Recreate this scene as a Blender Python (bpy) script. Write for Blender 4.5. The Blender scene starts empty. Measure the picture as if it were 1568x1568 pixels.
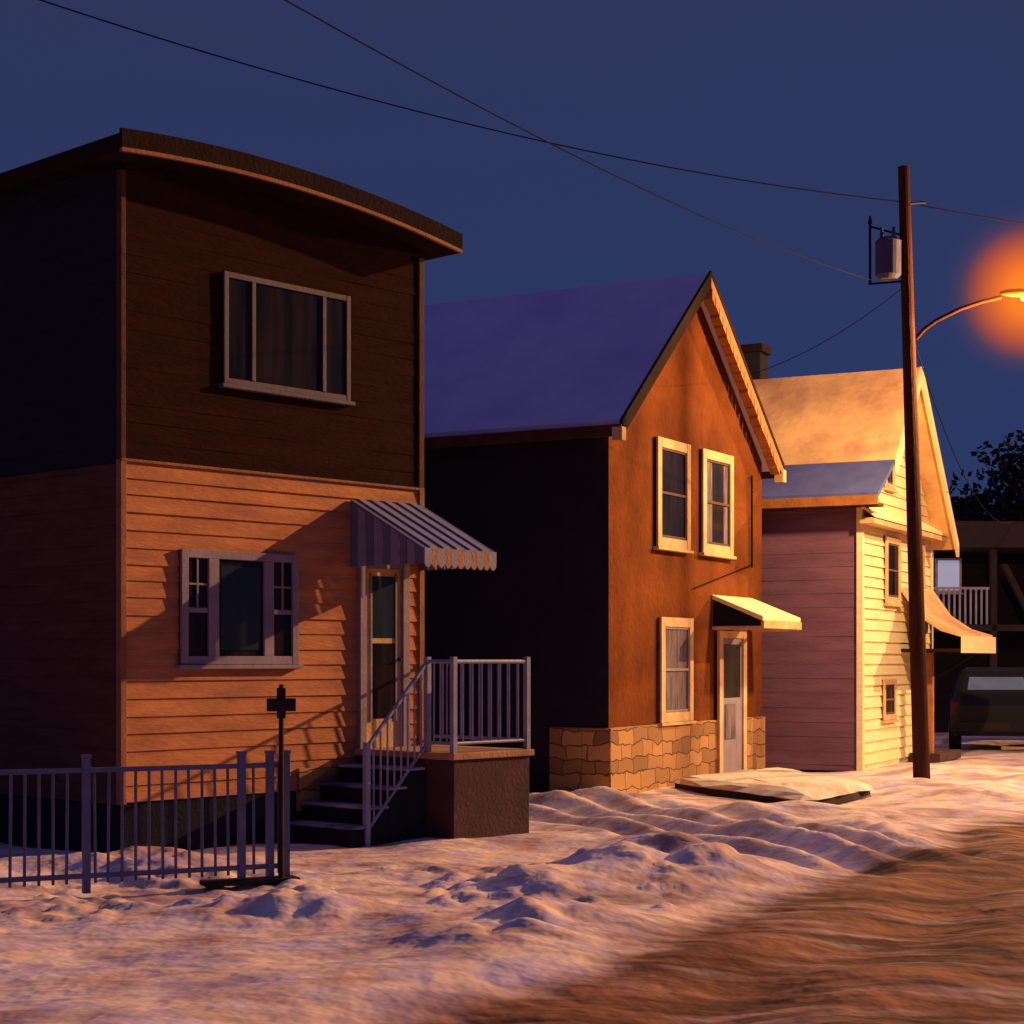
import bpy, math, random
from mathutils import Vector, noise, Matrix
random.seed(7)
scene=bpy.context.scene
# ------------------------------------------------------------------ materials
def newmat(name):
    m=bpy.data.materials.new(name); m.use_nodes=True
    nt=m.node_tree; b=nt.nodes['Principled BSDF']
    return m,nt,b
def mat(name,col,col2=None,scale=3.0,rough=.8,bump=.15,bscale=25.0,stretch=(1,1,1),metal=0.0,spec=.2,detail=4.0):
    m,nt,b=newmat(name)
    if col2 is None: col2=tuple(c*.72 for c in col)
    tc=nt.nodes.new('ShaderNodeTexCoord'); mp=nt.nodes.new('ShaderNodeMapping')
    mp.inputs['Scale'].default_value=stretch
    nt.links.new(tc.outputs['Object'],mp.inputs['Vector'])
    n=nt.nodes.new('ShaderNodeTexNoise'); n.inputs['Scale'].default_value=scale; n.inputs['Detail'].default_value=detail
    n.inputs['Roughness'].default_value=.62
    nt.links.new(mp.outputs[0],n.inputs['Vector'])
    r=nt.nodes.new('ShaderNodeValToRGB')
    r.color_ramp.elements[0].position=.33; r.color_ramp.elements[1].position=.67
    r.color_ramp.elements[0].color=(*col2,1); r.color_ramp.elements[1].color=(*col,1)
    nt.links.new(n.outputs['Fac'],r.inputs[0]); nt.links.new(r.outputs[0],b.inputs['Base Color'])
    if bump>0:
        n2=nt.nodes.new('ShaderNodeTexNoise'); n2.inputs['Scale'].default_value=bscale; n2.inputs['Detail'].default_value=2
        nt.links.new(mp.outputs[0],n2.inputs['Vector'])
        bp=nt.nodes.new('ShaderNodeBump'); bp.inputs['Strength'].default_value=bump; bp.inputs['Distance'].default_value=.03
        nt.links.new(n2.outputs['Fac'],bp.inputs['Height']); nt.links.new(bp.outputs[0],b.inputs['Normal'])
    b.inputs['Roughness'].default_value=rough; b.inputs['Metallic'].default_value=metal
    b.inputs['Specular IOR Level'].default_value=spec
    return m
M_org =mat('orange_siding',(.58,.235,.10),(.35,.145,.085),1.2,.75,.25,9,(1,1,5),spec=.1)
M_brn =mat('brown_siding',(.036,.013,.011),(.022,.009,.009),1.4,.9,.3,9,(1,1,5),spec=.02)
M_brnlow=mat('shaded_siding_lower',(.115,.048,.040),(.075,.034,.03),1.4,.85,.3,9,(1,1,5),spec=.05)  # shade of the unlit side put into the darker brown
M_brnup=mat('shaded_siding_upper',(.020,.022,.038),(.014,.015,.028),1.4,.85,.3,9,(1,1,5),spec=.05)  # side wall's shade put into the colour as a bluish near-black
M_roofdark=mat('dark_roof',(.026,.012,.012),(.016,.009,.010),2,.9,.3,20,spec=.05)
M_edge=mat('roof_edge_trim',(.10,.034,.022),(.06,.022,.015),3,.8)
M_trimorg=mat('painted_trim',(.34,.13,.075),(.20,.08,.05),3,.7)
M_lilac=mat('lilac_paint',(.27,.22,.32),(.20,.16,.24),3,.6,.1)
M_lilacd=mat('dull_lilac_paint',(.13,.105,.155),(.09,.07,.11),3,.7,.1)
def glassmat(name,a,c):
    m,nt,b=newmat(name)
    b.inputs['Roughness'].default_value=.15; b.inputs['Specular IOR Level'].default_value=.22
    n=nt.nodes.new('ShaderNodeTexNoise'); n.inputs['Scale'].default_value=1.5
    r=nt.nodes.new('ShaderNodeValToRGB'); r.color_ramp.elements[0].position=.35; r.color_ramp.elements[1].position=.7; r.color_ramp.elements[0].color=(*a,1); r.color_ramp.elements[1].color=(*c,1)
    tc=nt.nodes.new('ShaderNodeTexCoord'); mp=nt.nodes.new('ShaderNodeMapping'); mp.inputs['Scale'].default_value=(5,1,.5)
    nt.links.new(tc.outputs['Object'],mp.inputs[0]); nt.links.new(mp.outputs[0],n.inputs['Vector']); nt.links.new(n.outputs['Fac'],r.inputs[0]); nt.links.new(r.outputs[0],b.inputs['Base Color'])
    return m
M_glass=glassmat('window_glass',(.006,.006,.010),(.025,.018,.020))
M_teal=glassmat('teal_shade',(.014,.028,.044),(.024,.040,.060))
M_curtain=mat('curtain',(.24,.19,.24),(.05,.04,.06),2,.9,.3,12,(7,1,.8))
M_sash=mat('plum_sash',(.10,.045,.05),(.06,.03,.035),3,.7)
M_fence=mat('fence_metal',(.12,.13,.29),(.085,.095,.22),5,.5,.1,30,(1,1,1),.0,.3)
M_bluemetal=mat('blue_grey_metal',(.26,.28,.48),(.19,.205,.37),5,.5,.1,30,(1,1,1),.0,.3)
M_awnA=mat('awning_metal',(.24,.25,.42),(.18,.19,.33),4,.5,.08)
M_awnB=mat('awning_metal_dark',(.14,.15,.28),(.10,.11,.22),4,.5,.08)
M_stoop=mat('stoop_concrete',(.085,.038,.040),(.05,.026,.03),2,.9,.3)
M_step=mat('shaded_steps',(.022,.020,.034),(.014,.014,.026),2,.9,.3,spec=.05)  # shadow over the stairs put into their near-black colour
M_slab=mat('slab_concrete',(.45,.25,.16),(.3,.17,.12),4,.9,.3)
M_dark=mat('dark_wood',(.03,.018,.02),(.02,.012,.015),4,.8,.2)
M_found=mat('foundation',(.020,.018,.030),(.014,.013,.024),2,.9,.3,spec=.05)
M_stepsnow=mat('step_snow',(.34,.36,.60),(.05,.055,.13),2.2,.85,.4,7)
M_snowroof=mat('snow_roof',(.74,.62,.86),(.58,.48,.76),.7,.9,.25,5)
M_shaderoof=mat('shaded_snow_roof',(.10,.12,.36),(.07,.085,.26),1.5,.8,.25,5)  # stands for snow in shade; the shade is put into the blue colour
M_stucco=mat('rust_stucco',(.215,.065,.019),(.10,.031,.013),.9,.95,.6,11,spec=.02)
M_sidewall=mat('shaded_side_wall',(.032,.026,.044),(.021,.018,.037),1.0,.9,.3,spec=.03)  # darker than the front stucco; the wall's shade is in the colour
M_cream=mat('cream_trim',(.74,.50,.27),(.52,.31,.16),3,.7,.2)
M_rake=mat('rake_board',(.42,.17,.055),(.26,.095,.035),3,.7,.2)
M_yellow=mat('yellow_siding',(.93,.82,.50),(.84,.68,.38),1.4,.75,.25,9,(1,1,5))
M_mauveshade=mat('shaded_mauve_siding',(.215,.105,.175),(.15,.072,.13),.8,.85,.2,9,(1,1,5),spec=.05)  # shade on the side wall put into the colour as dull mauve
M_roof3=mat('frosted_roof',(.88,.58,.27),(.50,.28,.17),1.1,.85,.3,8)
M_pole=mat('creosoted_pole',(.070,.028,.020),(.042,.018,.015),2,.9,.5,14,(6,6,.5),spec=.05)
M_arm=mat('rusty_arm',(.060,.022,.010),(.04,.014,.008),4,.9,.1,spec=.02)
M_trans=mat('transformer_paint',(.07,.08,.17),(.05,.055,.13),3,.5,.1)
M_wire=mat('black_wire',(.008,.008,.012),None,3,.9,0,spec=.05)
M_bgwall=mat('dark_clapboard',(.020,.017,.026),(.012,.011,.02),1,.9,.3,spec=.05)
M_bgroof=mat('grey_fascia',(.065,.050,.058),(.045,.036,.044),1,.9,.2)
M_white=mat('white_paint',(.6,.62,.8),(.45,.47,.66),3,.6,.1)
M_car=mat('dark_car_paint',(.009,.009,.015),(.007,.007,.013),2,.45,.0,5,(1,1,1),.0,.2)
M_tire=mat('tire_rubber',(.010,.010,.012),None,5,.9)
M_carglass=mat('blue_rear_glass',(.16,.25,.55),(.12,.19,.45),4,.6,.05,spec=.1)  # even blue colour on the rear glass
M_tail=mat('tail_light_plastic',(.10,.008,.008),None,5,.3)
M_leaf=mat('dark_foliage',(.020,.028,.04),(.010,.016,.028),3,.9,0,spec=.03)
M_bark=mat('bark',(.03,.025,.025),None,5,.9)
M_berm=mat('packed_snow',(.86,.76,.64),(.62,.48,.40),1.3,.85,.6,5)
M_stone,nt,b=newmat('rubble_stone')
tc=nt.nodes.new('ShaderNodeTexCoord')
mix=nt.nodes.new('ShaderNodeVectorMath'); mix.operation='ADD'
nn=nt.nodes.new('ShaderNodeTexNoise'); nn.inputs['Scale'].default_value=3
sc=nt.nodes.new('ShaderNodeVectorMath'); sc.operation='SCALE'; sc.inputs['Scale'].default_value=.22
nt.links.new(tc.outputs['UV'],nn.inputs['Vector']); nt.links.new(nn.outputs['Color'],sc.inputs[0])
nt.links.new(tc.outputs['UV'],mix.inputs[0]); nt.links.new(sc.outputs[0],mix.inputs[1])
br=nt.nodes.new('ShaderNodeTexBrick'); br.inputs['Scale'].default_value=1; br.inputs['Brick Width'].default_value=.5; br.inputs['Row Height'].default_value=.21
br.inputs['Mortar Size'].default_value=.012; br.inputs['Color1'].default_value=(.50,.26,.10,1); br.inputs['Color2'].default_value=(.22,.10,.045,1); br.inputs['Mortar'].default_value=(.12,.05,.025,1)
br.inputs['Mortar Smooth'].default_value=.8; br.squash=.7; br.squash_frequency=3
nt.links.new(mix.outputs[0],br.inputs['Vector']); nt.links.new(br.outputs['Color'],b.inputs['Base Color'])
bp=nt.nodes.new('ShaderNodeBump'); bp.inputs['Strength'].default_value=.7; bp.inputs['Distance'].default_value=.04; bp.invert=True
nt.links.new(br.outputs['Fac'],bp.inputs['Height']); nt.links.new(bp.outputs[0],b.inputs['Normal']); b.inputs['Roughness'].default_value=.9
def emis(name,col,st):
    m,nt,b=newmat(name); b.inputs['Base Color'].default_value=(*col,1)
    b.inputs['Emission Color'].default_value=(*col,1); b.inputs['Emission Strength'].default_value=st; return m
M_litwin=emis('lit_window',(.50,.55,.85),.42)
M_lens=emis('lamp_lens',(1,.60,.12),1.3)

# ------------------------------------------------------------------ mesh builder
class MB:
    def __init__(s): s.v=[];s.f=[];s.m=[];s.mats=[]
    def mi(s,m):
        if m not in s.mats: s.mats.append(m)
        return s.mats.index(m)
    def poly(s,pts,m):
        i=len(s.v); s.v+= [tuple(p) for p in pts]; s.f.append(tuple(range(i,i+len(pts)))); s.m.append(s.mi(m))
    def box(s,x0,x1,y0,y1,z0,z1,m):
        i=len(s.v)
        s.v+=[(x0,y0,z0),(x1,y0,z0),(x1,y1,z0),(x0,y1,z0),(x0,y0,z1),(x1,y0,z1),(x1,y1,z1),(x0,y1,z1)]
        for f in ((0,3,2,1),(4,5,6,7),(0,1,5,4),(1,2,6,5),(2,3,7,6),(3,0,4,7)):
            s.f.append(tuple(i+k for k in f)); s.m.append(s.mi(m))
    def hexa(s,b4,t4,m):
        i=len(s.v); s.v+=[tuple(p) for p in b4]+[tuple(p) for p in t4]
        for f in ((0,3,2,1),(4,5,6,7),(0,1,5,4),(1,2,6,5),(2,3,7,6),(3,0,4,7)):
            s.f.append(tuple(i+k for k in f)); s.m.append(s.mi(m))
    def cyl(s,p0,p1,r0,r1,m,n=10):
        p0=Vector(p0);p1=Vector(p1);d=(p1-p0).normalized()
        a=d.orthogonal().normalized();b=d.cross(a); i=len(s.v)
        for p,r in((p0,r0),(p1,r1)):
            for k in range(n):
                t=2*math.pi*k/n; s.v.append(tuple(p+a*math.cos(t)*r+b*math.sin(t)*r))
        for k in range(n):
            s.f.append((i+k,i+(k+1)%n,i+n+(k+1)%n,i+n+k)); s.m.append(s.mi(m))
        s.f.append(tuple(i+k for k in range(n-1,-1,-1))); s.m.append(s.mi(m))
        s.f.append(tuple(i+n+k for k in range(n))); s.m.append(s.mi(m))
    def build(s,name,parent=None,bevel=0,smooth=False,uv=False):
        me=bpy.data.meshes.new(name); me.from_pydata(s.v,[],s.f)
        for m in s.mats: me.materials.append(m)
        for p,k in zip(me.polygons,s.m): p.material_index=k; p.use_smooth=smooth
        if uv:
            l=me.uv_layers.new(name='UVMap')
            for p in me.polygons:
                for li in p.loop_indices:
                    c=me.vertices[me.loops[li].vertex_index].co
                    l.data[li].uv=(c.x+c.y if abs(p.normal.z)<.7 else c.x, c.z if abs(p.normal.z)<.7 else c.y)
        me.update()
        o=bpy.data.objects.new(name,me); scene.collection.objects.link(o)
        if parent: o.parent=parent
        if bevel:
            md=o.modifiers.new('bevel','BEVEL'); md.width=bevel; md.segments=2; md.limit_method='ANGLE'
        return o
def empty(name,loc=(0,0,0),ang=0):
    e=bpy.data.objects.new(name,None); scene.collection.objects.link(e); e.location=loc; e.rotation_euler=(0,0,ang); e.empty_display_size=.3; return e
def siding(mb,L,R,z0,z1,pitch,m,axis='front',depth=.022,jit=.004):
    z=z0
    while z<z1-1e-4:
        zt_=min(z+pitch*random.uniform(.93,1.07),z1)
        if z1-zt_<.03: zt_=z1
        d1=.004
        def P(a,d,zz): return (a,-d,zz) if axis=='front' else (-d,a,zz)
        l0,r0,l1,r1=L(z),R(z),L(zt_),R(zt_)
        N=8; dj=[depth+random.uniform(-.004,.004) for _ in range(N+1)]
        for i in range(N):
            a0=l0+(r0-l0)*i/N;a1=l0+(r0-l0)*(i+1)/N;b0=l1+(r1-l1)*i/N;b1=l1+(r1-l1)*(i+1)/N
            q=[P(a0,dj[i],z),P(a1,dj[i+1],z),P(b1,d1,zt_),P(b0,d1,zt_)]
            u=[P(a0,.0,z),P(a1,.0,z),P(a1,dj[i+1],z),P(a0,dj[i],z)]
            if axis!='front': q=q[::-1];u=u[::-1]
            mb.poly(q,m); mb.poly(u,m)
        z=zt_
def window(name,par,x0,x1,z0,z1,fw,mf,kind,mg=M_glass,mc=None,th=.07,ms=None):
    mb=MB(); ms=ms or mf
    mb.box(x0+.005,x1-.005,-.035,-.001,z0+.005,z1-.005,mg)
    mb.box(x0,x0+fw,-th,-.036+.0,z0,z1,mf); mb.box(x1-fw,x1,-th,-.036,z0,z1,mf)
    mb.box(x0+fw,x1-fw,-th+.003,-.036,z1-fw,z1,mf); mb.box(x0+fw,x1-fw,-th+.003,-.036,z0,z0+fw,mf)
    mb.box(x0-.04,x1+.04,-th-.03,-.002,z0-.045,z0-.003,mf)
    ix0,ix1,iz0,iz1=x0+fw,x1-fw,z0+fw,z1-fw; w=ix1-ix0
    y0,y1=-.056,-.037
    def vb(x,b=.03): mb.box(x-b/2,x+b/2,min(y0-.004,-th+.002),y1,iz0,iz1,mf)
    def hb(z,a=ix0,c=ix1,b=.04): mb.box(a,c,y0,y1,z-b/2,z+b/2,ms)
    if kind=='double':
        hb((iz0+iz1)/2)
        if ms is not mf:
            mb.box(ix0,ix0+.035,y0+.004,y1,iz0,iz1,ms); mb.box(ix1-.035,ix1,y0+.004,y1,iz0,iz1,ms)
            mb.box(ix0+.035,ix1-.035,y0+.004,y1,iz1-.035,iz1,ms); mb.box(ix0+.035,ix1-.035,y0+.004,y1,iz0,iz0+.04,ms)
    if kind=='picture3':
        for f in (.2,.8): vb(ix0+w*f,.05)
    if kind=='h1low':
        a=ix0+w*.235; c=ix0+w*.765
        vb(a-.0,.13); vb(c,.13)
        mid=(iz0+iz1)/2-.03
        for q0,q1 in((ix0,a-.07),(c+.07,ix1)):
            hb(mid,q0,q1,.05); qm=(q0+q1)/2
            mb.box(qm-.011,qm+.011,-.052,y1,mid,iz1,mf)
            mb.box(q0,q1,-.050,y1,mid+(iz1-mid)*.5-.011,mid+(iz1-mid)*.5+.011,mf)
        mb.box(a+.1,c-.1,-.046,-.036,iz0+.06,iz1-.06,M_teal)
    if mc:
        for q0,q1 in((ix0,ix0+w*.30),(ix1-w*.22,ix1)):
            mb.box(q0+.004,q1-.004,-.0365,-.0352,iz0,iz1,mc)
    return mb.build(name,par,.006)

# ------------------------------------------------------------------ HOUSE 1
W=4.056; H1=empty('two_storey_house',(-3.76,17,0),math.atan2(3.0,2.73)); LEN=9
def zt(t): return 6.70+.314*t-.474*t*t
mb=MB(); mb.box(.0,W,.0,LEN,.0,6.40,M_found); mb.build('wall_core',H1)
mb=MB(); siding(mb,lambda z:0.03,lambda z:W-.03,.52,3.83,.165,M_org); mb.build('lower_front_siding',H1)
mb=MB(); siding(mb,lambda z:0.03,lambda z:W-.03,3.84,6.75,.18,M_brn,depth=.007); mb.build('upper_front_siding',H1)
mb=MB()
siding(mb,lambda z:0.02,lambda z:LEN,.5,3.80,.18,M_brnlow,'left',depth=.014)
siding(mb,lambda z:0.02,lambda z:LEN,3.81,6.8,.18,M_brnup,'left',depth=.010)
mb.build('side_siding',H1)
mb=MB()
mb.box(-.035,.035,-.03,.05,.5,3.83,M_trimorg); mb.box(-.03,.03,-.026,.05,3.84,6.62,M_edge)
mb.box(W-.06,W+.02,-.035,.05,.5,3.83,M_trimorg); mb.box(W-.06,W+.02,-.03,.05,3.84,6.45,M_edge)
mb.box(-.03,W+.02,-.035,-.0,3.812,3.842,M_trimorg)
mb.build('corner_boards',H1,.006)
mb=MB(); N=24
def prof(i): 
    s=-.28+(W+.54)*i/N; return s,zt(s/W)
for (ya,yb,dz0,dz1,m) in ((-.36,LEN,0,.17,M_roofdark),(-.40,-.355,.03,.21,M_roofdark)):
    for i in range(N):
        a,za=prof(i);c,zc=prof(i+1)
        mb.hexa([(a,ya,za+dz0),(c,ya,zc+dz0),(c,yb,zc+dz0),(a,yb,za+dz0)],[(a,ya,za+dz1),(c,ya,zc+dz1),(c,yb,zc+dz1),(a,yb,za+dz1)],m)
for i in range(0,N):
    a,za=prof(i);c,zc=prof(i+1)
    mb.hexa([(a,-.403,za-.008),(c,-.403,zc-.008),(c,-.36,zc-.008),(a,-.36,za-.008)],[(a,-.403,za+.029),(c,-.403,zc+.029),(c,-.36,zc+.029),(a,-.36,za+.029)],M_trimorg)
mb.build('arched_roof',H1)
window('upper_window',H1,1.2,2.93,4.70,5.84,.06,M_lilacd,'picture3',th=.055)
window('front_window',H1,.66,2.18,1.85,3.0,.085,M_lilac,'h1low')
mb=MB()
mb.box(3.05,3.14,-.08,-.002,.9,2.98,M_lilac); mb.box(3.70,3.80,-.08,-.002,.9,2.98,M_lilac); mb.box(3.14,3.70,-.077,-.002,2.9,2.98,M_lilac)
mb.box(3.14,3.70,-.04,-.002,.9,2.9,M_cream)
mb.box(3.25,3.60,-.046,-.041,1.25,2.08,M_glass); mb.box(3.25,3.60,-.046,-.041,2.14,2.82,M_teal)
mb.box(3.22,3.25,-.055,-.042,1.22,2.85,M_lilac); mb.box(3.60,3.63,-.055,-.042,1.22,2.85,M_lilac)
mb.cyl((3.66,-.04,1.9),(3.66,-.09,1.9),.018,.018,M_dark)
mb.build('front_door',H1,.004)
mb=MB(); ax0,ax1=2.95,4.05; D=1.15; NS=11
for i in range(NS):
    a=ax0+(ax1-ax0)*i/NS; c=ax0+(ax1-ax0)*(i+1)/NS; m=M_awnA if i%2 else M_awnB; dz=.018 if i%2 else 0
    mb.hexa([(a,-D,3.05+dz),(c,-D,3.05+dz),(c,-.03,3.62+dz),(a,-.03,3.62+dz)],[(a,-D,3.07+dz),(c,-D,3.07+dz),(c,-.03,3.64+dz),(a,-.03,3.64+dz)],m)
    K=6
    for k in range(K):
        u0=k/K;u1=(k+1)/K
        b0=2.91-.045*math.sin(math.pi*u0);b1=2.91-.045*math.sin(math.pi*u1)
        x0=a+(c-a)*u0;x1=a+(c-a)*u1
        mb.hexa([(x0,-D-.02,b0),(x1,-D-.02,b1),(x1,-D,b1),(x0,-D,b0)],[(x0,-D-.02,3.07),(x1,-D-.02,3.07),(x1,-D,3.07),(x0,-D,3.07)],M_slab if i%2 else M_awnA)
for sx in (ax0,ax1-.015):
    NN=9
    for i in range(NN):
        y0=-D*(i)/NN-.02;y1=-D*(i+1)/NN-.0
        z0=3.62-(.57)*i/NN;z1=3.62-.57*(i+1)/NN; m=M_awnA if i%2 else M_awnB
        xo=.006 if i%2 else 0
        mb.hexa([(sx-xo,y1,2.91),(sx+.015,y1,2.91),(sx+.015,y0,2.91),(sx-xo,y0,2.91)],[(sx-xo,y1,z1),(sx+.015,y1,z1),(sx+.015,y0,z0),(sx-xo,y0,z0)],m)
mb.build('door_awning',H1)
mb=MB()
mb.box(3.04,4.22,-1.5,-.03,0,.86,M_stoop); mb.box(3.0,4.26,-1.54,-.03,.86,.93,M_slab)
mb.build('stoop',H1,.01)
mb=MB()
ns=5; run=.26
for i in range(ns-1):
    x1=3.0-i*run; h=.93-(i+1)*.186
    mb.box(x1-run,x1-.002,-1.12,-.06,0,h,M_step)
    mb.box(x1-run-.02,x1-.004,-1.13,-.08,h+.001,h+.03,M_stepsnow)
mb.build('stairs',H1,.008)
mb=MB()
def rail(p0,p1,h0=.93,nb=7):
    (xa,ya,za),(xb,yb,zb)=p0,p1
    mb.cyl((xa,ya,za+.95),(xb,yb,zb+.95),.022,.022,M_bluemetal,8)
    mb.cyl((xa,ya,za+.10),(xb,yb,zb+.10),.018,.018,M_bluemetal,8)
    for i in range(1,nb):
        f=i/nb; x=xa+(xb-xa)*f;y=ya+(yb-ya)*f;z=za+(zb-za)*f
        mb.cyl((x,y,z+.10),(x,y,z+.95),.012,.012,M_bluemetal,6)
P1=(3.06,-1.48,.93);P2=(3.06,-1.1,.93);P3=(4.2,-1.48,.93);P4=(2.17,-1.12,.06)
rail(P1,P3,nb=8);rail(P1,P2,nb=4);rail(P2,P4,nb=9);rail(P3,(4.2,-.06,.93),nb=10)
for p,b in((P1,0),(P2,0),(P3,0),(P4,-.1)):
    mb.box(p[0]-.028,p[0]+.028,p[1]-.028,p[1]+.028,p[2]+b,p[2]+1.0,M_bluemetal)
mb.build('stair_railing',H1)
mb=MB(); mb.box(2.2,3.0,-.05,-.0,.3,.75,M_stone); mb.build('stone_plinth',H1,uv=True)

# ------------------------------------------------------------------ HOUSE 2
A2=(1.327,24.2); W2=5.83; H2=empty('gabled_stucco_house',(A2[0],A2[1],0),math.atan2(.875,.484)); L2=11
EZ=5.17; AZ=7.60; sl=(AZ-EZ)/(W2/2)
mb=MB()
mb.poly([(0,0,0),(W2,0,0),(W2,0,EZ),(W2/2,0,AZ),(0,0,EZ)],M_stucco)
mb.poly([(0,L2,0),(0,L2,EZ),(W2/2,L2,AZ),(W2,L2,EZ),(W2,L2,0)],M_stucco)
mb.poly([(0,0,0),(0,0,EZ),(0,L2,EZ),(0,L2,0)],M_sidewall)
mb.poly([(W2,0,0),(W2,L2,0),(W2,L2,EZ),(W2,0,EZ)],M_stucco)
mb.build('walls',H2)
mb=MB()
mb.box(-.05,W2+.05,-.05,.4,0,.96,M_stone); mb.box(-.05,.3,.4,.9,0,.96,M_stone)
mb.build('stone_foundation',H2,.015,uv=True)
mb=MB()
oh=.26
for side in(0,1):
    def X(s): return s if side==0 else W2-s
    e=-.18; ze=EZ+sl*e
    b4=[(X(e),-oh,ze+.02),(X(W2/2),-oh,AZ+.02),(X(W2/2),L2+.3,AZ+.02),(X(e),L2+.3,ze+.02)]
    t4=[(p[0],p[1],p[2]+.12) for p in b4]
    mb.hexa(b4,t4,M_snowroof)
mb.build('snowy_roof',H2)
mb=MB()
for side in(0,1):
    def X(s): return s if side==0 else W2-s
    e=-.22; ze=EZ+sl*e; m=M_roofdark if side==0 else M_rake  # lamp light on the right rake put into its orange; left kept dark
    b4=[(X(e),-oh-.05,ze-.08),(X(W2/2),-oh-.05,AZ-.08),(X(W2/2),-oh-.004,AZ-.08),(X(e),-oh-.004,ze-.08)]
    t4=[(p[0],p[1],p[2]+.15) for p in b4]
    mb.hexa(b4,t4,m)
    b5=[(p[0],p[1]-.008,p[2]+.153) for p in b4]; t5=[(p[0],p[1],p[2]+.09) for p in b5]; mb.hexa(b5,t5,M_roofdark)
    if side==1:
        k=0
        while k<20:
            s0=.0+k*.146; z0=EZ+sl*s0; j=random.uniform(-.02,.02)
            b6=[(X(s0),-oh-.055,z0-.22+j),(X(s0+.12),-oh-.055,z0-.22+j+sl*.12),(X(s0+.12),-oh+.1,z0-.22+j+sl*.12),(X(s0),-oh+.1,z0-.22+j)]
            t6=[(p[0],p[1],p[2]+.135) for p in b6]; mb.hexa(b6,t6,M_rake); k+=1
    mb.box(min(X(e),X(e-.04)),max(X(e),X(e-.04)),-oh-.05,L2+.3,ze-.06,ze+.1,M_edge)
mb.box(-.27,-.14,-oh-.07,-oh+.08,EZ-.30,EZ-.12,M_cream)
mb.box(W2+.12,W2+.27,-oh-.07,-oh+.08,EZ-.32,EZ-.12,M_cream)
mb.build('rake_boards',H2)
window('upper_window_a',H2,1.50,2.70,3.54,5.13,.14,M_cream,'double',ms=M_sash)
window('upper_window_b',H2,3.18,4.42,3.54,5.13,.14,M_cream,'double',mc=M_curtain,ms=M_sash)
window('lower_window',H2,1.62,2.80,.98,2.52,.14,M_cream,'double',mg=M_curtain,ms=M_lilac)
mb=MB()
mb.box(3.76,3.9,-.1,-.052,.12,2.35,M_cream);mb.box(4.77,4.91,-.1,-.052,.12,2.35,M_cream);mb.box(3.9,4.77,-.097,-.052,2.24,2.35,M_cream)
mb.box(3.9,4.77,-.075,-.052,.12,2.24,M_lilac)
mb.box(4.0,4.67,-.082,-.0755,1.3,2.14,M_glass); mb.box(4.02,4.45,-.088,-.083,.65,1.2,M_curtain)
mb.box(3.7,4.97,-.5,-.052,0,.12,M_slab)
mb.build('front_door',H2,.006)
mb=MB()
cx0,cx1,cd=3.65,5.35,.85
b4=[(cx0,-cd,2.50),(cx1,-cd,2.50),(cx1,-.01,2.84),(cx0,-.01,2.84)]
mb.hexa(b4,[(p[0],p[1],p[2]+.07) for p in b4],M_yellow)
mb.box(cx0,cx1,-cd-.02,-cd+.03,2.38,2.50,M_cream)
mb.box(cx0,cx0+.05,-cd+.03,-.01,2.36,2.42,M_cream); mb.box(cx1-.05,cx1,-cd+.03,-.01,2.36,2.42,M_cream)
mb.poly([(cx0+.03,-cd+.04,2.42),(cx0+.03,-.02,2.42),(cx0+.03,-.02,2.84),(cx0+.03,-cd+.04,2.50)],M_found)  # dark sheet standing in for the shaded inside of the canopy
mb.build('door_canopy',H2,.008)
mb=MB(); mb.cyl((2.9,-.03,2.98),(5.3,-.03,3.45),.010,.010,M_wire,6); mb.cyl((5.25,-.05,3.4),(5.25,-.05,4.9),.018,.018,M_wire,6); mb.build('service_conduit',H2)

# ------------------------------------------------------------------ HOUSE 3
A3=(5.93,30.0); W3=4.98; H3=empty('yellow_gable_house',(A3[0],A3[1],0),math.atan2(.893,.45)); L3=9
E3=4.5; P3z=7.08; s3=(P3z-E3)/(W3/2)
mb=MB()
mb.poly([(0,0,0),(W3,0,0),(W3,0,E3),(W3/2,0,P3z),(0,0,E3)],M_yellow)
mb.poly([(0,L3,0),(0,L3,E3),(W3/2,L3,P3z),(W3,L3,E3),(W3,L3,0)],M_mauveshade)
mb.poly([(0,0,0),(0,0,E3),(0,L3,E3),(0,L3,0)],M_mauveshade)
mb.poly([(W3,0,0),(W3,L3,0),(W3,L3,E3),(W3,0,E3)],M_yellow)
mb.build('walls',H3)
mb=MB()
siding(mb,lambda z:max(0.06,(z-E3)/s3+.06),lambda z:min(W3-.06,W3-(z-E3)/s3-.06),.1,P3z-.15,.19,M_yellow,depth=.03)
mb.build('front_siding',H3)
mb=MB(); siding(mb,lambda z:0.06,lambda z:L3,.1,4.4,.24,M_mauveshade,'left',depth=.008); mb.build('side_siding',H3)
mb=MB()
mb.box(-.05,.07,-.05,.06,.0,E3,M_yellow); mb.box(W3-.07,W3+.05,-.05,.06,0,E3,M_yellow)
b4=[(-.2,-.30,4.30),(W3+.2,-.30,4.30),(W3+.2,-.0,4.52),(-.2,-.0,4.52)]
mb.hexa(b4,[(p[0],p[1],p[2]+.06) for p in b4],M_yellow)
mb.box(-.18,W3+.18,-.28,-.03,4.20,4.299,M_cream)
mb.build('trim',H3,.006)
mb=MB()
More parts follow.
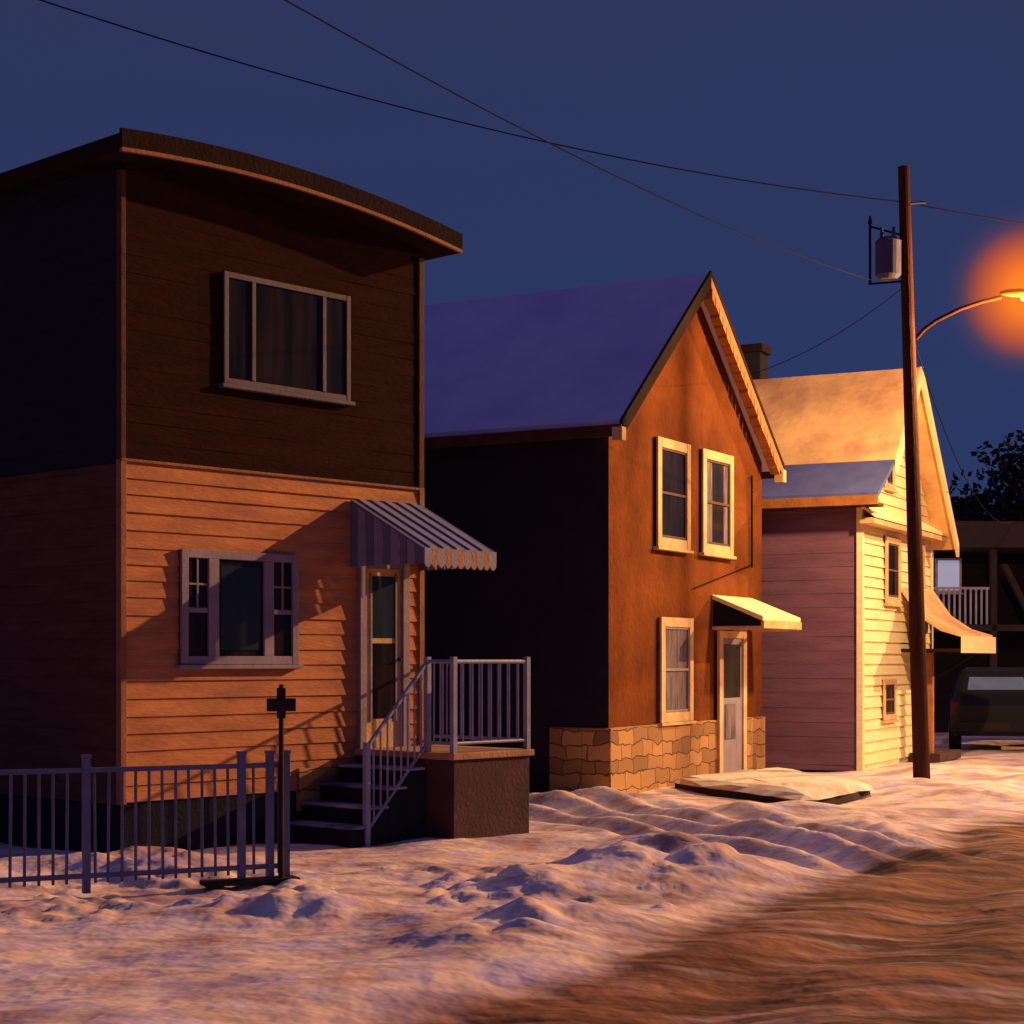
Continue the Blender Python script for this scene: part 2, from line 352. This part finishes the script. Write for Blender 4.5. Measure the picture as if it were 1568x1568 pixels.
for side in(0,1):
    def X(s): return s if side==0 else W3-s
    e=.75 if side==0 else -.45; ze=E3+s3*e
    b4=[(X(e),-.4,ze+.03),(X(W3/2),-.4,P3z+.03),(X(W3/2),L3,P3z+.03),(X(e),L3,ze+.03)]
    mb.hexa(b4,[(p[0],p[1],p[2]+.10) for p in b4],M_roof3)
    b4=[(X(e),-.46,ze-.12),(X(W3/2),-.46,P3z-.12),(X(W3/2),-.404,P3z-.12),(X(e),-.404,ze-.12)]
    mb.hexa(b4,[(p[0],p[1],p[2]+.26) for p in b4],M_yellow)
ze=E3+s3*.75
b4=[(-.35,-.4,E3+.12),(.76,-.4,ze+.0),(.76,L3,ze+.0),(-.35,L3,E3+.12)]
mb.hexa(b4,[(p[0],p[1],p[2]+.09) for p in b4],M_shaderoof)
mb.box(-.40,-.351,-.4,L3,E3+.0,E3+.16,M_rake); mb.box(-.35,0,-.4,L3,E3-.02,E3+.03,M_edge)
mb.build('roof',H3)
mb=MB(); mb.box(2.55,3.02,2.65,3.12,6.0,7.75,M_found); mb.box(2.50,3.07,2.60,3.17,7.75,7.90,M_roofdark); mb.box(3.021,3.3,2.66,3.1,6.0,7.25,M_found)
mb.build('chimney',H3,.01)
window('attic_window',H3,1.42,2.02,4.95,5.72,.09,M_cream,'double',ms=M_sash)
window('upper_window',H3,1.45,2.45,2.9,4.1,.12,M_cream,'double',ms=M_sash)
window('lower_window',H3,1.30,2.15,.82,1.55,.1,M_cream,'double',ms=M_sash)
window('upper_window_b',H3,3.5,4.3,3.3,4.1,.1,M_cream,'double')
mb=MB()
segs=[(0,3.25),(-.35,2.75),(-.75,2.48),(-1.15,2.36)]
for (ya,za),(yb,zb) in zip(segs[:-1],segs[1:]):
    b4=[(2.6,yb,zb-.06),(W3+.25,yb,zb-.06),(W3+.25,ya-.001,za-.06),(2.6,ya-.001,za-.06)]
    mb.hexa(b4,[(p[0],p[1],p[2]+.07) for p in b4],M_roof3)
mb.box(2.55,W3+.3,-1.2,-1.13,2.02,2.33,M_yellow); mb.box(2.6,W3+.25,-1.13,-.03,2.04,2.1,M_roofdark)
mb.box(3.25,3.40,-.45,-.30,0,2.03,M_rake)
mb.cyl((W3-.05,-.03,1.5),(W3-.05,-.9,2.04),.035,.035,M_found,8)
mb.box(3.2,W3,-.6,-.03,0,.16,M_stoop)
mb.box(3.7,4.5,-.06,-.002,.16,1.98,M_found)
mb.build('porch',H3,.006)

# ------------------------------------------------------------------ background house with balcony
HB=empty('balcony_house',(10.3,46,0),0.10)
mb=MB()
mb.box(0,12,0,9,0,4.7,M_bgwall)
mb.box(-.3,12.4,-2.2,9.3,4.7,5.35,M_bgroof)
mb.build('walls',HB)
mb=MB(); siding(mb,lambda z:0.0,lambda z:12,.1,4.6,.25,M_bgwall,depth=.02); mb.build('siding',HB)
window('lit_window',HB,.75,1.45,3.65,4.55,.06,M_white,'single',mg=M_litwin)
window('side_window',HB,4.2,5.4,3.3,4.4,.08,M_bgroof,'double')
mb=MB()
mb.box(0,4.2,-1.9,-.03,2.62,2.78,M_bgroof)
mb.box(.0,1.5,-1.9,-1.85,3.66,3.72,M_white)
for i in range(11): x=.02+i*.14; mb.box(x,x+.045,-1.89,-1.855,2.79,3.66,M_white)
mb.box(1.55,1.7,-1.9,-1.75,0,4.7,M_bgroof); mb.box(4.05,4.2,-1.9,-1.75,0,4.7,M_bgroof)
mb.hexa([(2.6,-1.95,2.8),(2.75,-1.95,2.8),(2.75,-1.8,2.8),(2.6,-1.8,2.8)],[(1.8,-1.95,4.3),(1.95,-1.95,4.3),(1.95,-1.8,4.3),(1.8,-1.8,4.3)],M_bgroof)
mb.build('balcony',HB)

# ------------------------------------------------------------------ parked car (rear view)
CA=empty('parked_car',(9.95,36.2,0),math.radians(-14))
mb=MB()
secs=[(0,.80,.42,.78,.74,.95),(.08,.90,.34,.80,.80,1.06),(.18,.92,.32,1.02,.80,1.20),(.45,.92,.32,1.08,.70,1.66),(.9,.93,.32,1.08,.68,1.74),(2.3,.93,.32,1.08,.68,1.72),(2.9,.92,.32,1.06,.72,1.36),(3.3,.92,.32,1.02,.82,1.12),(4.2,.90,.34,.90,.80,.98),(4.5,.80,.42,.70,.70,.80)]
rings=[]
for (y,hw,z0,zb,ht,zr) in secs:
    rings.append([(-hw*.9,y,z0),(-hw,y,z0+.12),(-hw,y,zb-.06),(-hw*.97,y,zb),(-ht,y,zr-.05),(-ht*.88,y,zr),(ht*.88,y,zr),(ht,y,zr-.05),(hw*.97,y,zb),(hw,y,zb-.06),(hw,y,z0+.12),(hw*.9,y,z0)])
for a,c in zip(rings[:-1],rings[1:]):
    for k in range(12):
        k2=(k+1)%12; mb.poly([a[k],a[k2],c[k2],c[k]][::-1],M_car)
mb.poly(rings[0],M_car); mb.poly(rings[-1][::-1],M_car)
b=mb.build('body',CA,smooth=False)
mb=MB()
mb.hexa([(-.60,.155,1.14),(.60,.155,1.14),(.60,.25,1.14),(-.60,.25,1.14)],[(-.54,.36,1.54),(.54,.36,1.54),(.54,.46,1.54),(-.54,.46,1.54)],M_carglass)
mb.box(-.86,.86,-.06,.05,.42,.62,M_car)
for s in(-1,1):
    mb.box(s*.84-.07,s*.84+.07,.06,.18,.78,1.02,M_tail)
    for (ya,yb) in((.6,1.45),(1.52,2.35)): mb.hexa([(s*.905,ya,1.10),(s*.925,ya,1.10),(s*.925,yb,1.10),(s*.905,yb,1.10)],[(s*.70,ya+.05,1.62),(s*.72,ya+.05,1.62),(s*.72,yb-.02,1.62),(s*.70,yb-.02,1.62)],M_glass)
    for y in(.85,3.6):
        mb.cyl((s*.70,y,.34),(s*.95,y,.34),.34,.34,M_tire,20); mb.cyl((s*.94,y,.34),(s*.96,y,.34),.19,.17,M_lilacd,14)
mb.box(-.26,.26,-.066,-.061,.46,.58,M_dark)
mb.build('car_details',CA,.01)

# ------------------------------------------------------------------ fence
F=empty('metal_fence',(-1.92,15.1,0),math.atan2(-.4375,-.9))
mb=MB()
posts=[0.02,.16,.41,1.717,3.05,4.4,5.7]
for p in posts: 
    mb.box(p-.03,p+.03,-.03,.03,0,1.10,M_fence); mb.box(p-.036,p+.036,-.036,.036,1.10,1.125,M_fence)
for z in(.14,1.0): mb.box(.0,6,-.018,.018,z-.02,z+.02,M_fence)
a=.08
while a<6:
    if min(abs(a-p) for p in posts)>.05: 
        j=random.uniform(-.006,.006); mb.cyl((a+j,0,.08),(a-j,0,1.0),.0130,.0130,M_fence,8)
    a+=.112
mb.build('pickets',F)
mb=MB(); mb.box(-.08,.75,-.10,.10,0,.045,M_dark); mb.build('base_board',F,.01)
C=empty('wooden_cross_post',(-1.965,15.02,0),.25)
mb=MB(); mb.cyl((0,0,0),(0,0,1.69),.028,.022,M_dark,8); mb.box(-.12,.12,-.05,.05,1.46,1.57,M_dark); mb.box(-.035,.035,-.04,.04,1.40,1.66,M_dark)
mb.build('post_and_crossbar',C,.008)

# ------------------------------------------------------------------ utility pole + street lamp
PX,PY=6.12,26.3
U=empty('utility_pole',(PX,PY,0),0)
mb=MB(); mb.cyl((0,0,-.2),(-.28,0,9.25),.13,.085,M_pole,16); mb.build('pole',U)
mb=MB()
mb.cyl((-.52,-.05,7.62),(-.52,-.05,8.12),.19,.19,M_trans,20); mb.cyl((-.52,-.05,8.12),(-.52,-.05,8.18),.20,.12,M_trans,20); mb.cyl((-.52,-.05,7.56),(-.52,-.05,7.62),.13,.19,M_trans,20)
for x in(-.62,-.44): mb.cyl((x,-.05,8.18),(x,-.05,8.34),.03,.02,M_trans,8)
mb.box(-.36,-.22,-.04,.04,7.7,7.78,M_trans);mb.box(-.36,-.22,-.04,.04,8.0,8.08,M_trans)
mb.build('transformer',U,smooth=False)
mb=MB(); mb.cyl((-.78,0,7.5),(-.78,0,8.4),.02,.02,M_wire,8);mb.cyl((-.78,0,8.36),(-.2,0,8.2),.016,.016,M_wire,8);mb.cyl((-.80,0,7.5),(-.2,0,7.55),.016,.016,M_wire,8)
mb.cyl((-.78,0,8.4),(-.78,0,8.52),.035,.012,M_wire,8)
mb.cyl((-.25,0,8.70),(.05,0,8.72),.02,.02,M_trans,8)
mb.build('cutout_switch',U)
L=empty('street_lamp',(PX-.2,PY,0),0)
mb=MB(); pts=[(.1,0,6.68),(.22,-.01,6.82),(.40,-.02,6.95),(.75,-.05,7.12),(1.05,-.065,7.22),(1.35,-.08,7.29)]
for p,q in zip(pts[:-1],pts[1:]): mb.cyl(p,q,.031,.031,M_arm,10)
mb.build('arm',L,smooth=False)
def ell(mb,c,r,m,n=16,k=10):
    i=len(mb.v)
    for a in range(k+1):
        ph=math.pi*a/k
        for b_ in range(n):
            t=2*math.pi*b_/n; mb.v.append((c[0]+r[0]*math.sin(ph)*math.cos(t),c[1]+r[1]*math.sin(ph)*math.sin(t),c[2]+r[2]*math.cos(ph)))
    for a in range(k):
        for b_ in range(n):
            mb.f.append((i+a*n+b_,i+(a+1)*n+b_,i+(a+1)*n+(b_+1)%n,i+a*n+(b_+1)%n)); mb.m.append(mb.mi(m))
LX=1.80; LZ=7.36
mb=MB(); ell(mb,(LX-.18,-.09,LZ-.01),(.30,.12,.06),M_arm); mb.build('lamp_head',L,smooth=True)
mb=MB(); ell(mb,(LX,-.09,LZ-.06),(.17,.12,.09),M_lens); mb.build('lamp_lens',L,smooth=True)
M_h=bpy.data.materials.new('painted_lamp_halo'); M_h.use_nodes=True; nt=M_h.node_tree; nt.nodes.clear()  # lamp's glow painted as a self-glowing, colour-ramped volume
out=nt.nodes.new('ShaderNodeOutputMaterial'); em=nt.nodes.new('ShaderNodeEmission'); va=nt.nodes.new('ShaderNodeVolumeAbsorption'); ads=nt.nodes.new('ShaderNodeAddShader')
nt.links.new(em.outputs[0],ads.inputs[0]); nt.links.new(va.outputs[0],ads.inputs[1]); nt.links.new(ads.outputs[0],out.inputs['Volume'])
va.inputs['Color'].default_value=(1,.55,0,1)
tc=nt.nodes.new('ShaderNodeTexCoord'); ln=nt.nodes.new('ShaderNodeVectorMath'); ln.operation='LENGTH'; nt.links.new(tc.outputs['Object'],ln.inputs[0])
rc=nt.nodes.new('ShaderNodeValToRGB'); e=rc.color_ramp.elements; e[0].position=0; e[0].color=(1,.62,.05,1); e[1].position=1; e[1].color=(.06,.10,.35,1)
x=e.new(.36);x.color=(1,.32,.02,1); x=e.new(.56);x.color=(.85,.14,.02,1); x=e.new(.72); x.color=(.42,.08,.08,1)
rs=nt.nodes.new('ShaderNodeValToRGB'); e=rs.color_ramp.elements; e[0].position=0; e[0].color=(1,1,1,1); e[1].position=1; e[1].color=(0,0,0,1)
x=e.new(.26);x.color=(.60,.60,.60,1); x=e.new(.56);x.color=(.32,.32,.32,1); x=e.new(.70); x.color=(.08,.08,.08,1); x=e.new(.82); x.color=(.012,.012,.012,1)
nt.links.new(ln.outputs['Value'],rc.inputs[0]); nt.links.new(ln.outputs['Value'],rs.inputs[0])
ml=nt.nodes.new('ShaderNodeMath'); ml.operation='MULTIPLY'; ml.inputs[1].default_value=1.15
m2=nt.nodes.new('ShaderNodeMath'); m2.operation='MULTIPLY'; m2.inputs[1].default_value=2.6
nt.links.new(rs.outputs[0],ml.inputs[0]); nt.links.new(rc.outputs[0],em.inputs['Color']); nt.links.new(ml.outputs[0],em.inputs['Strength'])
nt.links.new(rs.outputs[0],m2.inputs[0]); nt.links.new(m2.outputs[0],va.inputs['Density'])
mb=MB(); ell(mb,(0,0,0),(1,1,1),M_h,32,20); hz=mb.build('lamp_halo',L,smooth=True); hz.location=(LX,-.09,LZ); hz.scale=(1.5,1.5,1.5)
ld=bpy.data.lights.new('lamp_light','POINT'); ld.energy=2800; ld.color=(1,.82,.50); ld.shadow_soft_size=.2
lo=bpy.data.objects.new('lamp_light',ld); scene.collection.objects.link(lo); lo.parent=L; lo.location=(LX,-.09,LZ-.45)

# ------------------------------------------------------------------ wires
WR=empty('overhead_wires')
def wire(name,p,q,sag,r=.012):
    c=bpy.data.curves.new(name,'CURVE'); c.dimensions='3D'; c.bevel_depth=r; s=c.splines.new('POLY'); N=30; s.points.add(N)
    p=Vector(p);q=Vector(q)
    for i in range(N+1):
        t=i/N; v=p.lerp(q,t); v.z-=sag*4*t*(1-t); s.points[i].co=(*v,1)
    c.materials.append(M_wire); o=bpy.data.objects.new(name,c); scene.collection.objects.link(o); o.parent=WR
wire('wire_a',(-6,20,9.6),(5.87,26.3,8.72),.35,.009); wire('wire_b',(5.87,26.3,8.72),(16,31,9.1),.25,.009)
wire('wire_c',(-2.6,11,6.7),(5.35,26.25,7.55),.25,.006)
wire('wire_d',(5.9,26.3,7.5),(3.95,29.0,6.6),.15,.006)
wire('wire_e',(5.95,26.3,6.8),(12.5,44,5.35),.9,.009)

# ------------------------------------------------------------------ trees in the distance
def tree(loc,h,rad,seed):
    rnd=random.Random(seed); T=empty('background_tree',loc,0)
    mb=MB(); mb.cyl((0,0,-.2),(0.1,0,h*.55),.28,.14,M_bark,8)
    tips=[]
    for i in range(11):
        a=rnd.uniform(0,6.28); z=h*rnd.uniform(.28,.55); q=(math.cos(a)*rad*rnd.uniform(.4,.8),math.sin(a)*rad*rnd.uniform(.4,.8),h*rnd.uniform(.55,.92))
        mb.cyl((0,0,z),q,.09,.03,M_bark,6); tips.append(Vector(q))
    mb.build('trunk_and_limbs',T)
    mb=MB()
    for tp in tips+[Vector((0,0,h*.9))]:
        for j in range(300):
            v=Vector((rnd.gauss(0,1),rnd.gauss(0,1),rnd.gauss(0,.8)))*rad*.22+tp
            a=Vector((rnd.uniform(-1,1),rnd.uniform(-1,1),rnd.uniform(-1,1))).normalized()*.16; b_=a.orthogonal().normalized()*.12
            mb.poly([v-a,v+b_,v+a,v-b_],M_leaf)
    mb.build('foliage',T)
tree((17.5,61,0),9.6,2.8,1); tree((21,64,0),10.8,3.0,2); tree((15.3,66,0),7.9,2.2,3)

# ------------------------------------------------------------------ ground
def axis_pts():
    xs=[];x=-7.0
    while x<11: xs.append(x); x+=.055
    xs.append(11)
    pre=[-2500,-800,-300,-120,-60,-35,-22,-15,-11,-9,-8,-7.4]; post=[11.5,12.5,14,17,22,30,45,80,150,400,1000,2500]
    ys=[7.0]
    while ys[-1]<44: ys.append(ys[-1]*1.0038)
    py=[-600,-150,-50,-20,-8,-2,2,4.5,6,6.6]; qy=[45,47,50,55,62,75,100,160,300,800,3000]
    return pre+xs+post, py+ys+qy
xs,ys=axis_pts()
def nz(x,y,s,o=0): return noise.noise(Vector((x*s+o,y*s-o,o*.37)))
def clump(x,y,s,o,k=.62):
    d,_=noise.voronoi(Vector((x*s+o,y*s,0)))
    return max(0,1-(d[0]/k)**2)
def sstep(a,b,x):
    t=max(0,min(1,(x-a)/(b-a))); return t*t*(3-2*t)
def ground(x,y):
    e=(x-1.7)*.88-(y-13.4)*.475; al=(x-1.7)*.475+(y-13.4)*.88
    near=1.0 if y<44 and -8<x<12 else 0.0
    if not near: return 0.0,(1.0 if e>0 else 0.0),0.0
    wob=.35*nz(x,y,.5,3)
    road=min(1,max(0,(e+wob+.15)/.5))
    u=x+.25*nz(x,y,1.5,21); v=y+.25*nz(x,y,1.5,33)
    soft=nz(x,y,.8,1)*.07+nz(x,y,2.0,6)*.014+nz(x,y,6,2)*.004
    z=soft
    bank=math.exp(-((e+.75+wob)/.6)**2)
    patch=max(0,min(1,.5+1.8*nz(x,y,.45,11)))
    ch=clump(u,v,2.0,1)*.055+clump(u,v,4.6,5)*.03
    z+=bank*(.05+ch*patch*1.0)
    sc=sstep(-4.5,-3.5,x)*(1-sstep(.9,1.9,x))*sstep(12.2,13.2,y)*(1-sstep(15.6,16.8,y))
    z+=sc*(clump(u,v*.8,4.2,9,.55)*.050+clump(u,v,8.0,3,.5)*.015)*(1 if nz(x,y,1.0,40)>-.15 else .35)
    # smooth ploughed drifts that throw long cool shadows towards the viewer
    for (mx,my,rx,ry,h) in((3.4,21.4,1.0,1.0,.12),(4.6,25.8,1.6,2.2,.04),(6.0,25.0,1.2,1.4,.14),(1.25,15.5,.75,.85,.34),(.35,14.4,.6,.5,.18),(1.6,17.6,.6,.7,.16),(2.6,18.6,.6,.7,.12),(-3.2,15.9,.9,.6,.17),(-5,15.5,1,.6,.15),(.9,23.4,.7,.7,.14),(7.5,29,1.2,1.5,.12),(-1.6,13.1,.8,.5,.12),(-.2,12.2,.9,.6,.16)):
        g=math.exp(-(((x-mx)/rx)**2+((y-my)/ry)**2)); z+=h*g*(1+.7*nz(x,y,1.6,9)+1.2*ch)
    c=(x-.71)*.90+(y-22.3)*.43; dd=(x-.71)*-.43+(y-22.3)*.90
    m=math.exp(-((c-0.2)/1.4)**4)*max(0,min(1,(dd+7)/1.0))*max(0,min(1,(3-dd)))
    z+=m*.070*math.sin(c*9+1.6*nz(x,y,.6,4))
    z+=road*(-.05+.035*math.sin(e*4.0+nz(x,y,.5,6)*2)+.022*nz(x,y,1.6,8)+.010*nz(x,y,7,8))
    return z, road, 0.0
vv=[];rd=[]
for y in ys:
    for x in xs:
        z,r_,g_=ground(x,y); vv.append((x,y,z)); rd.append(r_)
nx=len(xs); ff=[(j*nx+i,j*nx+i+1,(j+1)*nx+i+1,(j+1)*nx+i) for j in range(len(ys)-1) for i in range(nx-1)]
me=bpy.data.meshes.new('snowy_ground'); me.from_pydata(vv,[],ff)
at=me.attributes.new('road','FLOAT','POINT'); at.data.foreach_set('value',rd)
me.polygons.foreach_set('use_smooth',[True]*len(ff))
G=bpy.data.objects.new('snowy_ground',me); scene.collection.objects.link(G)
m,nt,b=newmat('snow_and_slush'); me.materials.append(m)
tc=nt.nodes.new('ShaderNodeTexCoord')
def N(t,**k):
    n=nt.nodes.new(t)
    for a,v in k.items(): n.inputs[a].default_value=v
    return n
def ramp(p0,c0,p1,c1):
    r=nt.nodes.new('ShaderNodeValToRGB'); r.color_ramp.elements[0].position=p0;r.color_ramp.elements[1].position=p1
    r.color_ramp.elements[0].color=(*c0,1);r.color_ramp.elements[1].color=(*c1,1); return r
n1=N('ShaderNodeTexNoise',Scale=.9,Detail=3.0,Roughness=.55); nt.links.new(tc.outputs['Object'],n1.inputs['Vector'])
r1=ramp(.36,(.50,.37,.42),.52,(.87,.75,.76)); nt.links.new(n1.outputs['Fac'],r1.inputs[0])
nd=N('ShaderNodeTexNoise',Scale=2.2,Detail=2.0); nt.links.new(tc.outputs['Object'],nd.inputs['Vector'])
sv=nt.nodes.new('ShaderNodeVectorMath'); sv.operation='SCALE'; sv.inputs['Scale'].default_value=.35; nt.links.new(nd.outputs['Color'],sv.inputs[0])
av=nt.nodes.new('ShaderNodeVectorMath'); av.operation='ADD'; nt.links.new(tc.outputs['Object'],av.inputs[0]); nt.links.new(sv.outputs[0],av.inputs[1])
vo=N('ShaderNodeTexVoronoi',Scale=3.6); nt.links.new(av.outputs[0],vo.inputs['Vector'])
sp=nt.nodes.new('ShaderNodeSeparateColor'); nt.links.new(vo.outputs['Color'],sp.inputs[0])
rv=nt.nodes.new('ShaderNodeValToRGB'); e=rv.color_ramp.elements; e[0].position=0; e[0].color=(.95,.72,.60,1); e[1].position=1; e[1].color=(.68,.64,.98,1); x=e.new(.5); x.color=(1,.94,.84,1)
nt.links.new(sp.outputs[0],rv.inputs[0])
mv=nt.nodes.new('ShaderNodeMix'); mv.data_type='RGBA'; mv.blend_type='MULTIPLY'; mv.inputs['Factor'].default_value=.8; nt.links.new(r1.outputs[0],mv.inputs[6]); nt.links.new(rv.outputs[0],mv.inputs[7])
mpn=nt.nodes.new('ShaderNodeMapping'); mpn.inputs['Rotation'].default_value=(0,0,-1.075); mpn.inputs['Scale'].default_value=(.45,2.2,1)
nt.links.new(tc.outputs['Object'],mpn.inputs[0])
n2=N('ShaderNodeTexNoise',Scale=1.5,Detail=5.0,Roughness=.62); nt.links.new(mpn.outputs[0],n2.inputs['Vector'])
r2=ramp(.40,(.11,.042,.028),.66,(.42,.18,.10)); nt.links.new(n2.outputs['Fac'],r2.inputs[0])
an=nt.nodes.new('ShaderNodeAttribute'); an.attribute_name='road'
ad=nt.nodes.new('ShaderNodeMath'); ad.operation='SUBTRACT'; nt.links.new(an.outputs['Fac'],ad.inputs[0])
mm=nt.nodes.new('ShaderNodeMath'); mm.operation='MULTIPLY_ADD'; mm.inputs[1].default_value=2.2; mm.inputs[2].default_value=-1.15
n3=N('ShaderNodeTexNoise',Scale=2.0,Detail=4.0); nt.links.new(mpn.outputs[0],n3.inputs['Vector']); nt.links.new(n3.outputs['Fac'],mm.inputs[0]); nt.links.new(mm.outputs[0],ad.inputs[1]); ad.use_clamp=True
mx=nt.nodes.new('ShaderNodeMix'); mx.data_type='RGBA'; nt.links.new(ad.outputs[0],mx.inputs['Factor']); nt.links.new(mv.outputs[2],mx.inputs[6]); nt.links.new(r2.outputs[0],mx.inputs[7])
nt.links.new(mx.outputs[2],b.inputs['Base Color']); b.inputs['Roughness'].default_value=.85; b.inputs['Specular IOR Level'].default_value=.1
n4=N('ShaderNodeTexNoise',Scale=5.0,Detail=2.0,Roughness=.5); nt.links.new(tc.outputs['Object'],n4.inputs['Vector'])
bp=nt.nodes.new('ShaderNodeBump'); bp.inputs['Strength'].default_value=.5; bp.inputs['Distance'].default_value=.06
nt.links.new(n4.outputs['Fac'],bp.inputs['Height']); nt.links.new(bp.outputs[0],b.inputs['Normal'])
# low slab crusted with snow lying before the middle house door
SL=empty('sidewalk_slab',(0,0,0)); mb=MB()
c4=[(2.38,25.6),(3.72,22.5),(4.95,24.3),(4.2,28.0)]
def ring(grow,z,jj,seed):
    r=random.Random(seed); out=[]; cx=sum(c[0] for c in c4)/4; cy=sum(c[1] for c in c4)/4
    for k in range(4):
        a=c4[k]; b_=c4[(k+1)%4]
        for i in range(7):
            t=i/7; x=a[0]+(b_[0]-a[0])*t; y=a[1]+(b_[1]-a[1])*t
            x=cx+(x-cx)*grow+r.uniform(-jj,jj); y=cy+(y-cy)*grow+r.uniform(-jj,jj)*1.6; out.append((x,y,z+r.uniform(-.012,.012)))
    return out
R=[ring(1.0,0,.02,1),ring(1.0,.10,.02,1),ring(1.03,.112,.07,5),ring(.98,.175,.07,6),ring(.86,.215,.07,7),ring(.55,.235,.08,8)]
n=len(R[0])
for a,c,mm_ in((0,1,M_dark),(1,2,M_berm),(2,3,M_berm),(3,4,M_berm),(4,5,M_berm)):
    for k in range(n): mb.poly([R[a][k],R[a][(k+1)%n],R[c][(k+1)%n],R[c][k]],mm_)
mb.poly(R[5],M_berm)
mb.build('slab',SL)

# ------------------------------------------------------------------ light
dirv=Vector((.80,.45,.30)).normalized()
sd=bpy.data.lights.new('streetlight_key','SUN'); sd.energy=4.6; sd.angle=math.radians(.6); sd.color=(1,.51,.19)  # added warm key, standing in for street lamp light across the fronts
so=bpy.data.objects.new('streetlight_key',sd); scene.collection.objects.link(so); so.rotation_euler=(dirv).to_track_quat('Z','Y').to_euler(); so.location=(20,20,12)
w=bpy.data.worlds.new('World'); scene.world=w; w.use_nodes=True; nt=w.node_tree; nt.nodes.clear()
out=nt.nodes.new('ShaderNodeOutputWorld'); b1=nt.nodes.new('ShaderNodeBackground'); b2=nt.nodes.new('ShaderNodeBackground'); ad=nt.nodes.new('ShaderNodeAddShader')
sk=nt.nodes.new('ShaderNodeTexSky'); sk.sky_type='NISHITA'; sk.sun_disc=False; sk.sun_elevation=math.radians(16.5); sk.sun_rotation=math.atan2(.80,.45)
tint=nt.nodes.new('ShaderNodeMix'); tint.data_type='RGBA'; tint.blend_type='MULTIPLY'; tint.inputs['Factor'].default_value=1; tint.inputs[7].default_value=(.5,.5,1,1)
nt.links.new(sk.outputs[0],tint.inputs[6]); nt.links.new(tint.outputs[2],b1.inputs[0]); b1.inputs[1].default_value=.002
tc=nt.nodes.new('ShaderNodeTexCoord'); sx=nt.nodes.new('ShaderNodeSeparateXYZ'); nt.links.new(tc.outputs['Generated'],sx.inputs[0])
nzw=nt.nodes.new('ShaderNodeTexNoise'); nzw.inputs['Scale'].default_value=6; nzw.inputs['Detail'].default_value=3; nt.links.new(tc.outputs['Generated'],nzw.inputs['Vector'])
ma=nt.nodes.new('ShaderNodeMath'); ma.operation='MULTIPLY_ADD'; ma.inputs[1].default_value=.12; nt.links.new(nzw.outputs['Fac'],ma.inputs[0]); nt.links.new(sx.outputs['Z'],ma.inputs[2])
rw=nt.nodes.new('ShaderNodeValToRGB'); e=rw.color_ramp.elements; e[0].position=.06; e[0].color=(.015,.035,.120,1); e[1].position=.40; e[1].color=(.025,.034,.100,1)
x=e.new(.75); x.color=(.05,.055,.17,1)
nt.links.new(ma.outputs[0],rw.inputs[0]); nt.links.new(rw.outputs[0],b2.inputs[0])
b2.inputs[1].default_value=1
nt.links.new(b1.outputs[0],ad.inputs[0]); nt.links.new(b2.outputs[0],ad.inputs[1]); nt.links.new(ad.outputs[0],out.inputs[0])
# ------------------------------------------------------------------ camera
cd_=bpy.data.cameras.new('camera'); cd_.lens=62.0; cd_.sensor_width=36; cd_.shift_y=226/1568; cd_.clip_end=6000
co=bpy.data.objects.new('camera',cd_); scene.collection.objects.link(co); co.location=(0,0,1.9); co.rotation_euler=(math.pi/2,0,0)
scene.camera=co
scene.view_settings.view_transform='Standard'; scene.view_settings.look='None'; scene.view_settings.exposure=0
